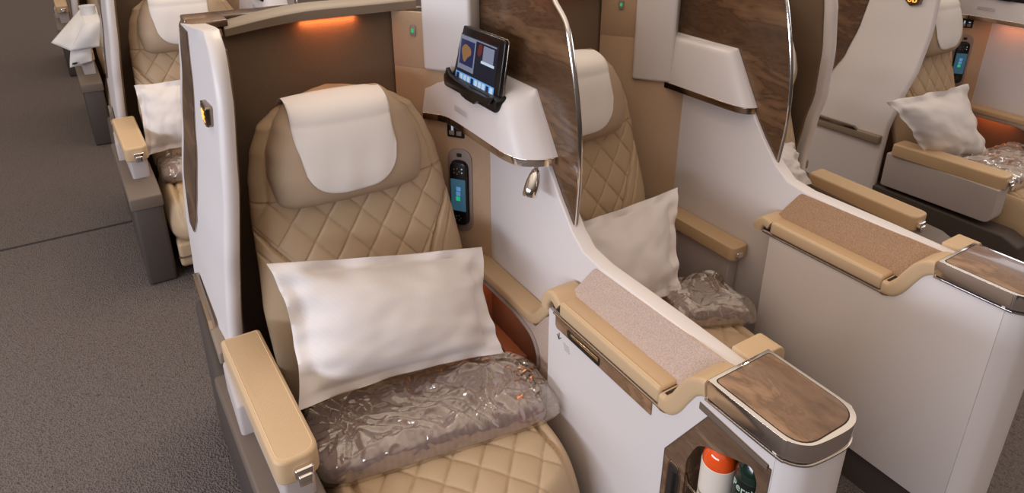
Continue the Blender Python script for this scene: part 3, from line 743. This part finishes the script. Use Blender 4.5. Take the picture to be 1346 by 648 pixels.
def make_tablet():
    TL, TR = Vector((.722, 1.418, 1.069)), Vector((.722, 1.192, 1.074)); BL, BR = Vector((.700, 1.412, .935)), Vector((.700, 1.198, .932))
    t = thing('tablet_controller', 'black tablet controller lit up in its dock on the white ledge', 'tablet', (.71, 1.305, .935))
    ex = (TR - TL + BR - BL).normalized(); ey = ((TL - BL) + (TR - BR)).normalized(); M = frame((TL + TR + BL + BR) / 4, ex, ey)
    w, h = .218, .137
    def pl(x0, x1, y0, y1, z0, z1, name, m, par, r=0, b=0, ring=None):
        q = ring or (rpoly([(x0, y0), (x1, y0), (x1, y1), (x0, y1)], r) if r else [(x0, y0), (x1, y0), (x1, y1), (x0, y1)])
        v, f = prism(q, 'z', z0, z1)
        if b: v, f = bev((v, f), b, 3)
        return mk(name, ([M @ Vector(p) for p in v], f), m, par)
    pl(-w / 2, w / 2, -h / 2, h / 2, -.016, 0, 'body', BLACK, t, .012, .003)
    pl(-w / 2 - .001, w / 2 + .001, -h / 2 - .001, h / 2 + .001, -.013, -.009, 'metal_edge', CHROMED, t, .012, .001)
    s = pl(-.092, .088, -.062, .050, 0, .0008, 'screen', SCREEN_D, t)
    pl(-.086, -.010, -.032, .044, .0008, .0012, 'picture_frame', SCR_GREY, s)
    pl(-.080, -.015, -.020, .038, .0012, .0016, 'picture', SCR_NAVY, s)
    pl(0, 0, 0, 0, .0016, .0020, 'land_shape', SCR_GOLD, s, ring=rpoly([(-.075, .016), (-.058, .030), (-.030, .022), (-.026, .008), (-.044, -.002), (-.052, -.014), (-.062, -.010)], .01))
    pl(0, 0, 0, 0, .0008, .0014, 'red_shape', SCR_RED, s, ring=rpoly([(.000, .018), (.002, .040), (.018, .042), (.022, .026), (.010, .010)], .008))
    pl(.025, .072, .004, .040, .0008, .0012, 'pale_block', SCR_GREY, s)
    pl(.020, .078, .000, .006, .0012, .0016, 'caption_line', SCR_WHITE, s)
    pl(-.086, .08, .044, .047, .0008, .0012, 'status_bar', SCR_GREY, s)
    pl(-.092, .088, -.062, -.040, .0008, .0012, 'tool_bar', SCR_BLUE, s)
    for k in range(10):
        pl(-.086 + k * .0175, -.074 + k * .0175, -.056, -.043, .0012, .0016, 'tool_icon', SCR_WHITE if k % 4 else SCR_NAVY, s, .002)
    return t
make_tablet()
# bottles in the pocket
def bottle(name, label, cx, cy, z0, prof, bands, m):
    o = mk(name, lathe([(r, z0 + z) for r, z in prof], cx, cy), m, org=(cx, cy, z0)); tag(o, label, 'bottle')
    for nm, r, a, b, mm in bands: mk(nm, lathe([(r - .001, z0 + a), (r, z0 + a + .001), (r, z0 + b - .001), (r - .001, z0 + b)], cx, cy), mm, o)
    return o
ob = bottle('juice_bottle', 'orange juice bottle with white label in the console pocket', .710, .516, .174,
            [(0, 0), (.0255, 0), (.027, .004), (.0270, .352), (.0262, .360), (.0235, .369), (.0185, .377), (.0125, .382), (.0095, .383), (.009, .389), (.0, .390)], [('paper_label', .0277, .18, .350, LABELW)], JUICE)
lp_ = [(x, z) for x, z in [(-.012, .327), (.0, .340), (.010, .332), (.014, .310), (.004, .290), (-.010, .298)]]
def wrapd(poly, cx, cy, r, ang0, z0):
    v, f = prism(rpoly(poly, .006), 'y', r, r + .0006)
    return [(cx + p[1] * math.cos(ang0 + p[0] / r), cy + p[1] * math.sin(ang0 + p[0] / r), z0 + p[2]) for p in v], f
mk('fruit_print', wrapd([(-x, z) for x, z in lp_], .730, .522, .0285, math.pi + .62, .183), PEACH, ob)
wb = bottle('water_bottle', 'dark green sparkling water bottle beside the orange juice bottle', .716, .458, .165,
            [(0, 0), (.024, 0), (.0255, .004), (.0255, .385), (.022, .400), (.014, .410), (.012, .416), (0, .417)], [('dark_label', .026, .22, .382, mat('black_green_label', (14, 26, 22), .4))], GREENB)
wb_r = .0268
def wrap_text(s, size, z, name, tilt=0):
    c = bpy.data.curves.new('txt', 'FONT'); c.body = s; c.size = size; c.extrude = .0003; c.align_x = 'CENTER'; c.align_y = 'CENTER'
    o = bpy.data.objects.new('txt', c); COL.objects.link(o); bpy.context.view_layer.update()
    me = bpy.data.meshes.new_from_object(o.evaluated_get(bpy.context.evaluated_depsgraph_get())); bpy.data.objects.remove(o); bpy.data.curves.remove(c); me.materials.clear()
    for v in me.vertices:
        x, y, e = v.co; a = math.pi + .36 + x / wb_r; r = wb_r + e; v.co = (.716 + r * math.cos(a), .458 + r * math.sin(a), .165 + z + y + x * tilt)
    return link(name, me, PALEG, wb)
wrap_text('Perrier', .019, .366, 'brand_lettering'); wrap_text('& Juice', .012, .348, 'small_lettering')
# ------------------------------------------------------------------ pillows
def make_pillow(corners, th, label, seed=1, n=56, ear=.02, group=None, nflip=1, sag=0):
    TL, TR, BR, BL = [Vector(c) for c in corners]; nr = ((TR - TL).cross(BL - TL)).normalized() * nflip
    if nr.y > 0: nr = -nr
    ctr = (TL + TR + BR + BL) / 4; rng = random.Random(seed)
    def P(u, v, side):
        # edges drawn in between the ears
        pu = u * (1 - .085 * (1 - v * v)); pv = v * (1 - (.03 if v > 0 else .10) * (1 - u * u))
        s, t_ = (pu + 1) / 2, (pv + 1) / 2
        b = (BL * (1 - s) + BR * s) * (1 - t_) + (TL * (1 - s) + TR * s) * t_
        au, av = min(1, abs(u) / .86), min(1, abs(v) / .84)
        k = (1 - au ** 2.6) ** .62 * (1 - av ** 2.6) ** .62
        nz = noise.noise(Vector((u * 2.2 + seed * 7, v * 2.0, side * 3))) * .007 * k + noise.noise(Vector((u * 5 + seed, v * 5, 4))) * .002
        fl = noise.noise(Vector((u * 3.2 + seed * 3, v * 3.4 - seed, 9))) * .022 * (1 - k)
        p = b + nr * (side * (th / 2 * k + .0012) + nz * (1 if side > 0 else .3) + fl)
        p.z -= sag * (1 - s) * (1 - t_)
        return p
    rows = []
    V = []; Fc = []
    for side in (1, -1):
        for j in range(n + 1):
            for i in range(n + 1): V.append(P(-1 + 2 * i / n, -1 + 2 * j / n, side))
    C = n + 1; m = C * C
    for j in range(n):
        for i in range(n):
            a = j * C + i; Fc.append((a, a + 1, a + 1 + C, a + C)); Fc.append((m + a, m + a + C, m + a + 1 + C, m + a + 1))
    ring = list(range(C)) + [C * j + n for j in range(1, n + 1)] + [C * n + i for i in range(n - 1, -1, -1)] + [C * j for j in range(n - 1, 0, -1)]
    Fc += [(ring[i], ring[(i + 1) % len(ring)], ring[(i + 1) % len(ring)] + m, ring[i] + m) for i in range(len(ring))]
    org = Vector((ctr.x, ctr.y, min(BL.z, BR.z)))
    o = mk('pillow', (V, Fc), PILLOW, org=org, sharp=80); me = o.data
    uv = me.uv_layers.new(name='UVMap')
    for lp in me.loops:
        i = lp.vertex_index % m; uv.data[lp.index].uv = ((i % C) / n * .45, (i // C) / n * .30)
    tag(o, label, 'pillow', group); return o
def py_(px, py, y): return pt(px, py, 'y', y)
make_pillow([py_(352, 346, 1.235), py_(636, 324, 1.21), py_(662, 464, 1.075), py_(392, 540, 1.085)], .155, 'large white pillow leaning on the nearest seat', 2)
make_pillow([py_(738, 300, 1.23), py_(892, 246, 1.16), py_(896, 385, 1.05), py_(760, 440, 1.10)], .11, 'white pillow on the middle seat between the two consoles', 5)
make_pillow([py_(1166, 134, 1.24), py_(1271, 110, 1.20), py_(1304, 212, 1.10), py_(1222, 215, 1.18)], .11, 'white pillow on the seat across the far aisle', 8)
make_pillow([py_(176, 112, 2.86), py_(268, 100, 2.83), py_(272, 192, 2.72), py_(192, 206, 2.74)], .11, 'white pillow on the seat behind the nearest seat', 11)
make_pillow([py_(975, 196, 1.23), py_(1042, 186, 1.20), py_(1066, 242, 1.12), py_(985, 262, 1.14)], .07, 'white pillow peeking out beyond the far walnut partition', 14)
# ------------------------------------------------------------------ blankets in plastic bags
def make_blanket(corners, z0, th, label, seed=1):
    BLc, BRc, FRc, FLc = [Vector((c[0], c[1], 0)) for c in corners]; n = 60
    ctr = (BLc + BRc + FRc + FLc) / 4
    t = thing('bagged_blanket', label, 'blanket', (ctr.x, ctr.y, z0))
    def surf(off, amp, ext, name, m, freq):
        V = []; Fc = []
        for side in (1, 0):
            for j in range(n + 1):
                for i in range(n + 1):
                    u, v = -1 + 2 * i / n, -1 + 2 * j / n; e = 1 + ext * (.7 if u < 0 else 1.9)
                    uu, vv = u * e, v * (1 + ext)
                    p_ = 7.0; mx = max(abs(u), abs(v)); L_ = (abs(u) ** p_ + abs(v) ** p_) ** (1 / p_) or 1; k = mx / L_ if mx else 1
                    s, r = (uu * k + 1) / 2, (vv * k + 1) / 2
                    b = (FLc * (1 - s) + FRc * s) * (1 - r) + (BLc * (1 - s) + BRc * s) * r
                    q = max(0, 1 - mx ** 7) ** .45
                    nz = noise.noise(Vector((b.x * freq + seed, b.y * freq, seed))) + .5 * noise.noise(Vector((b.x * freq * 2.3, b.y * freq * 2.3 + seed, 2)))
                    if ext:
                        w1 = noise.noise(Vector((b.x * 9, b.y * 9, seed + 3))) * .9
                        nz = 1.3 * (1 - abs(noise.noise(Vector(((b.x + b.y * .6 + w1 * .1) * 26, (b.y - b.x * .5 + w1 * .06) * 11, seed)))) * 4.5) + .5 * nz; nz = max(-.9, nz)
                    h = z0 + off * .2 + (th + off) * (.12 + .88 * q if side else .10 * (1 - q)) + nz * amp * (1 if side else 0) * (q * .8 + .2)
                    if not side: h = z0 - off * .1 + .004 * (1 - q)
                    V.append((b.x, b.y, h))
        C = n + 1; mm = C * C
        for j in range(n):
            for i in range(n):
                a = j * C + i; Fc.append((a, a + 1, a + 1 + C, a + C)); Fc.append((mm + a, mm + a + C, mm + a + 1 + C, mm + a + 1))
        ring = list(range(C)) + [C * j + n for j in range(1, n + 1)] + [C * n + i for i in range(n - 1, -1, -1)] + [C * j for j in range(n - 1, 0, -1)]
        Fc += [(ring[i], ring[(i + 1) % len(ring)], ring[(i + 1) % len(ring)] + mm, ring[i] + mm) for i in range(len(ring))]
        return mk(name, (V, Fc), m, t, sharp=80)
    surf(0, .006, 0, 'folded_blanket', BLANKET, 9)
    n = 110
    surf(.009, .0065, .07, 'plastic_bag', FILM, 22)
    return t
blD = make_blanket([(.200, 1.185), (.675, 1.085), (.655, .895), (.183, .975)], .318, .052, 'grey blanket in a clear plastic bag on the nearest seat', 3)
make_blanket([(1.16, 1.12), (1.33, 1.08), (1.285, .89), (1.10, .98)], .322, .045, 'small grey bagged blanket on the middle seat', 6)
make_blanket([(2.70, 1.15), (3.12, 1.12), (3.09, .90), (2.66, .93)], .322, .045, 'grey bagged blanket on the seat across the far aisle', 9)
make_blanket([(.09, 2.83), (.54, 2.80), (.53, 2.60), (.09, 2.60)], .322, .05, 'grey bagged blanket below the pillow on the seat behind', 12)
# ------------------------------------------------------------------ repeats: other suites
rl_ = mk('side_rail', bev(prism([(1.345, .395), (1.345, .43), (1.72, .425), (1.72, .392)], 'x', .078, .104), .006, 3), LEDGE, shellD)
lab(mk('rail_strip', bev(prism(rpoly([(1.44, .428), (1.46, .440), (1.70, .438), (1.70, .424)], .004), 'x', .076, .090), .002, 2), CHROMED, rl_), 'smoked chrome strip')
G1, G2, G3 = 'quilted cabin seats', 'seat shells', 'console dividers'
seatD['group'] = G1; shellD['group'] = G2; shellE['group'] = G2; divD['group'] = G3; divE['group'] = G3
seatE = dup(seatD, (.618, 0, 0), 'tan quilted middle seat between the two consoles', drop=('armrest', 'armrest_support', 'side_base', 'base_cap', 'trim_strip'))
AR = {'armrest': -.08, 'armrest_support': -.08}
seatF = dup(seatD, (0, 0, 0), 'seat right of the far console with tan aisle armrest', mirror=2.18, zoff=AR)
shellF = dup(shellD, (0, 0, 0), 'brown lined seat shell with pale curved edge beyond the far partition', mirror=2.18)
DX8 = 2.457
seatR = dup(seatD, (DX8, 0, 0), 'tan quilted seat across the far aisle at the right edge', zoff=AR, drop=('side_base', 'base_cap', 'trim_strip', 'armrest_support'))
for st_, mir in ((seatR, False), (seatF, True)):
    fx = (lambda x: 2.18 - x) if mir else (lambda x: x + DX8)
    v, f = bev(prism(rpoly([(.905, .24), (.905, .372), (1.31, .372), (1.31, .235)], [.03, .004, .004, .01]), 'x', .092, .165), .006)
    mk('armrest_panel', ([(fx(p[0]), p[1], p[2]) for p in v], f), SILVERP, st_) if not mir else None
    v, f = bev(prism([(.80, 0), (.80, .19), (.86, .215), (1.62, .225), (1.62, 0)], 'x', .10, .19), .01)
    if not mir: mk('side_base', ([(fx(p[0]), p[1], p[2]) for p in v], f), DTAUPE, st_)
shellR = dup(shellD, (DX8, 0, 0), 'pale grey seat shell with walnut inlay and 8B sign across the aisle')
divR = dup(divD, (DX8, 0, 0), 'divider with lit control handset at the right edge of the photo')
dup(handD, (DX8, 0, 0), 'black control handset with blue screen beside the far aisle seat', group='seat control handsets'); handD['group'] = 'seat control handsets'
A1 = (-.118, 1.66, 0); A2 = (-.236, 3.32, 0); A3 = (-.35, 4.98, 0)
dup(seatD, A1, 'tan quilted seat directly behind the nearest suite along the left aisle')
dup(shellD, A1, 'seat shell behind the nearest one, seen as a thin pale edge', drop=('seat_number_sign',))
dup(divD, A1, 'divider behind the nearest shell, its dock showing above the rim')
dup(seatD, A2, 'seat two rows behind, its armrest under the white cloth')
dup(shellD, A2, 'seat shell two rows behind beside the white cloth', drop=('seat_number_sign',))
dup(seatD, A3, 'farthest seat along the left aisle at the top edge')
def sign(shell, s, flip=False):
    w = [c for c in shell.children if c.name.startswith('side_wing')][0]
    g = [c for c in w.children if c.name.startswith('seat_number_sign')][0]
    off = Vector(shell.location) - Vector(shellD.location)
    x = shellD['_sx'] - .0056 + off.x
    txt(s, .034, AMBER, 'seat_number', g, frame((x, 1.366 + off.y, .961), (0, -1, 0), (0, 0, 1)))
for ch in seatR.children:
    if ch.name.split('.')[0] in ('backrest', 'headrest'): ch.location.x -= .06; ch.scale.x = .87
sign(shellD, '8E'); sign(shellR, '8B')
for o in list(bpy.data.objects):
    if '_sx' in o: del o['_sx']
# ------------------------------------------------------------------ white cloth draped over the armrest two rows back
def patch(c, n=14, wob=.01, seed=0):
    a, b, cc, d = [Vector(q) for q in c]; V = []; Fc = []
    for j in range(n + 1):
        for i in range(n + 1):
            s, t_ = i / n, j / n; p = (a * (1 - s) + b * s) * (1 - t_) + (d * (1 - s) + cc * s) * t_
            e = math.sin(math.pi * s) * math.sin(math.pi * t_); p = p + Vector((0, -1, .4)) * wob * (e + .5 * e * noise.noise(p * 14 + Vector((seed, 0, 0)))); V.append(p)
    C = n + 1
    for j in range(n):
        for i in range(n): q = j * C + i; Fc.append((q, q + 1, q + 1 + C, q + C))
    return V, Fc
Y = 4.20
cl = join(patch([py_(104, 13, Y + .25), py_(111, 30, Y), py_(93, 67, Y - .02), py_(67, 56, Y + .1)], seed=1, wob=.03),
          patch([py_(111, 30, Y), py_(132, 28, Y), py_(131, 61, Y - .03), py_(93, 67, Y - .02)], seed=2, wob=.03),
          patch([py_(104, 13, Y + .25), py_(126, 8, Y + .3), py_(132, 28, Y), py_(111, 30, Y)], seed=4, wob=.01),
          patch([py_(93, 66, Y + .015), py_(119, 59, Y + .015), py_(121, 80, Y), py_(92, 89, Y)], seed=3, wob=.02))
c_ = mk('napkin_cloth', cl, NAPKIN, org=py_(110, 60, Y), sharp=60); tag(c_, 'white cloth hanging over an armrest far along the left aisle', 'cloth')
md = c_.modifiers.new('thick', 'SOLIDIFY'); md.thickness = .004
mk('cloth_label', ([py_(95, 83, Y - .02), py_(101.5, 81.5, Y - .02), py_(101.5, 84, Y - .02), py_(95, 85.5, Y - .02), py_(95, 83, Y - .012), py_(101.5, 81.5, Y - .012), py_(101.5, 84, Y - .012), py_(95, 85.5, Y - .012)], [(0, 1, 2, 3), (4, 5, 6, 7), (0, 1, 5, 4), (1, 2, 6, 5), (2, 3, 7, 6), (3, 0, 4, 7)]), INK, c_)
q = py_(118, 24, Y + .15)
tg = mk('paper_cup', lathe([(0, q.z), (.03, q.z), (.04, q.z + .07), (.036, q.z + .07), (.027, q.z + .006), (0, q.z + .006)], q.x, q.y, 24), NAPKIN, org=q); tag(tg, 'small white cup standing on the white cloth', 'cup')
# ------------------------------------------------------------------ light
W = bpy.data.worlds.new('world'); SC.world = W; W.use_nodes = True
nt = W.node_tree; bg = nt.nodes['Background']; bg.inputs['Strength'].default_value = 1.0
tc = nt.nodes.new('ShaderNodeTexCoord'); sx = nt.nodes.new('ShaderNodeSeparateXYZ'); rr = nt.nodes.new('ShaderNodeValToRGB')
nt.links.new(tc.outputs['Generated'], sx.inputs[0]); mr = nt.nodes.new('ShaderNodeMapRange'); mr.inputs['From Min'].default_value = -1; nt.links.new(sx.outputs['Z'], mr.inputs['Value'])
nt.links.new(mr.outputs[0], rr.inputs['Fac']); e = rr.color_ramp.elements
e[0].position = .45; e[0].color = (.05, .038, .03, 1); e[1].position = .80; e[1].color = (.90, .75, .61, 1); k = e.new(.62); k.color = (.17, .13, .105, 1)
nt.links.new(rr.outputs['Color'], bg.inputs['Color'])
def area(name, loc, rot, sx, sy, e, col):
    l = bpy.data.lights.new(name, 'AREA'); l.shape = 'RECTANGLE'; l.size = sx; l.size_y = sy; l.energy = e; l.color = col
    o = bpy.data.objects.new(name, l); COL.objects.link(o); o.location = loc; o.rotation_euler = rot; return o
def aim(o, tgt): o.rotation_euler = (Vector(tgt) - o.location).to_track_quat('-Z', 'Y').to_euler()
a = area('window_daylight', (-2.2, .5, 1.18), (0, 0, 0), 3.4, .40, 66, (.78, .86, 1)); aim(a, (.6, .9, .5))
a = area('ceiling_wash', (.3, 1.2, 2.5), (0, 0, 0), 1.6, 4.0, 7, (1, .84, .70))
a = area('right_window_daylight', (4.6, .6, 1.6), (0, 0, 0), 3.0, .6, 16, (.85, .9, 1)); aim(a, (2.6, 1.0, .4))
def spot(name, loc, e, col, r=.02):
    l = bpy.data.lights.new(name, 'POINT'); l.energy = e; l.color = col; l.shadow_soft_size = r
    o = bpy.data.objects.new(name, l); COL.objects.link(o); o.location = loc; return o
for lx, ly in ((.5, 2.3), (1.0, 2.6), (1.5, 2.9), (.9, 3.3), (2.9, 2.4)):  # extra overhead lamps, added to put glints on the plastic bags
    l = area('film_glint_light', (lx, ly, 2.25), (0, 0, 0), .18, .18, 4.0, (1, .88, .72)); aim(l, (lx - .2, ly - 1.2, .4))
OR = (1, .30, .10)
a = area('lip_light', (.455, 1.552, 1.082), (R(18), 0, 0), .13, .008, .10, OR)
a = area('cavity_light', (.735, 1.24, .416), (0, 0, 0), .02, .16, .11, OR)
a = area('cavity_light', (.735 + DX8, 1.24, .416), (0, 0, 0), .02, .16, .10, OR)
a = area('dock_light', (.725 + DX8, 1.25, .815), (0, 0, 0), .02, .12, .07, OR)
SC.view_settings.view_transform = 'Standard'; SC.view_settings.look = 'None'; SC.view_settings.gamma = 1; SC.view_settings.exposure = 0
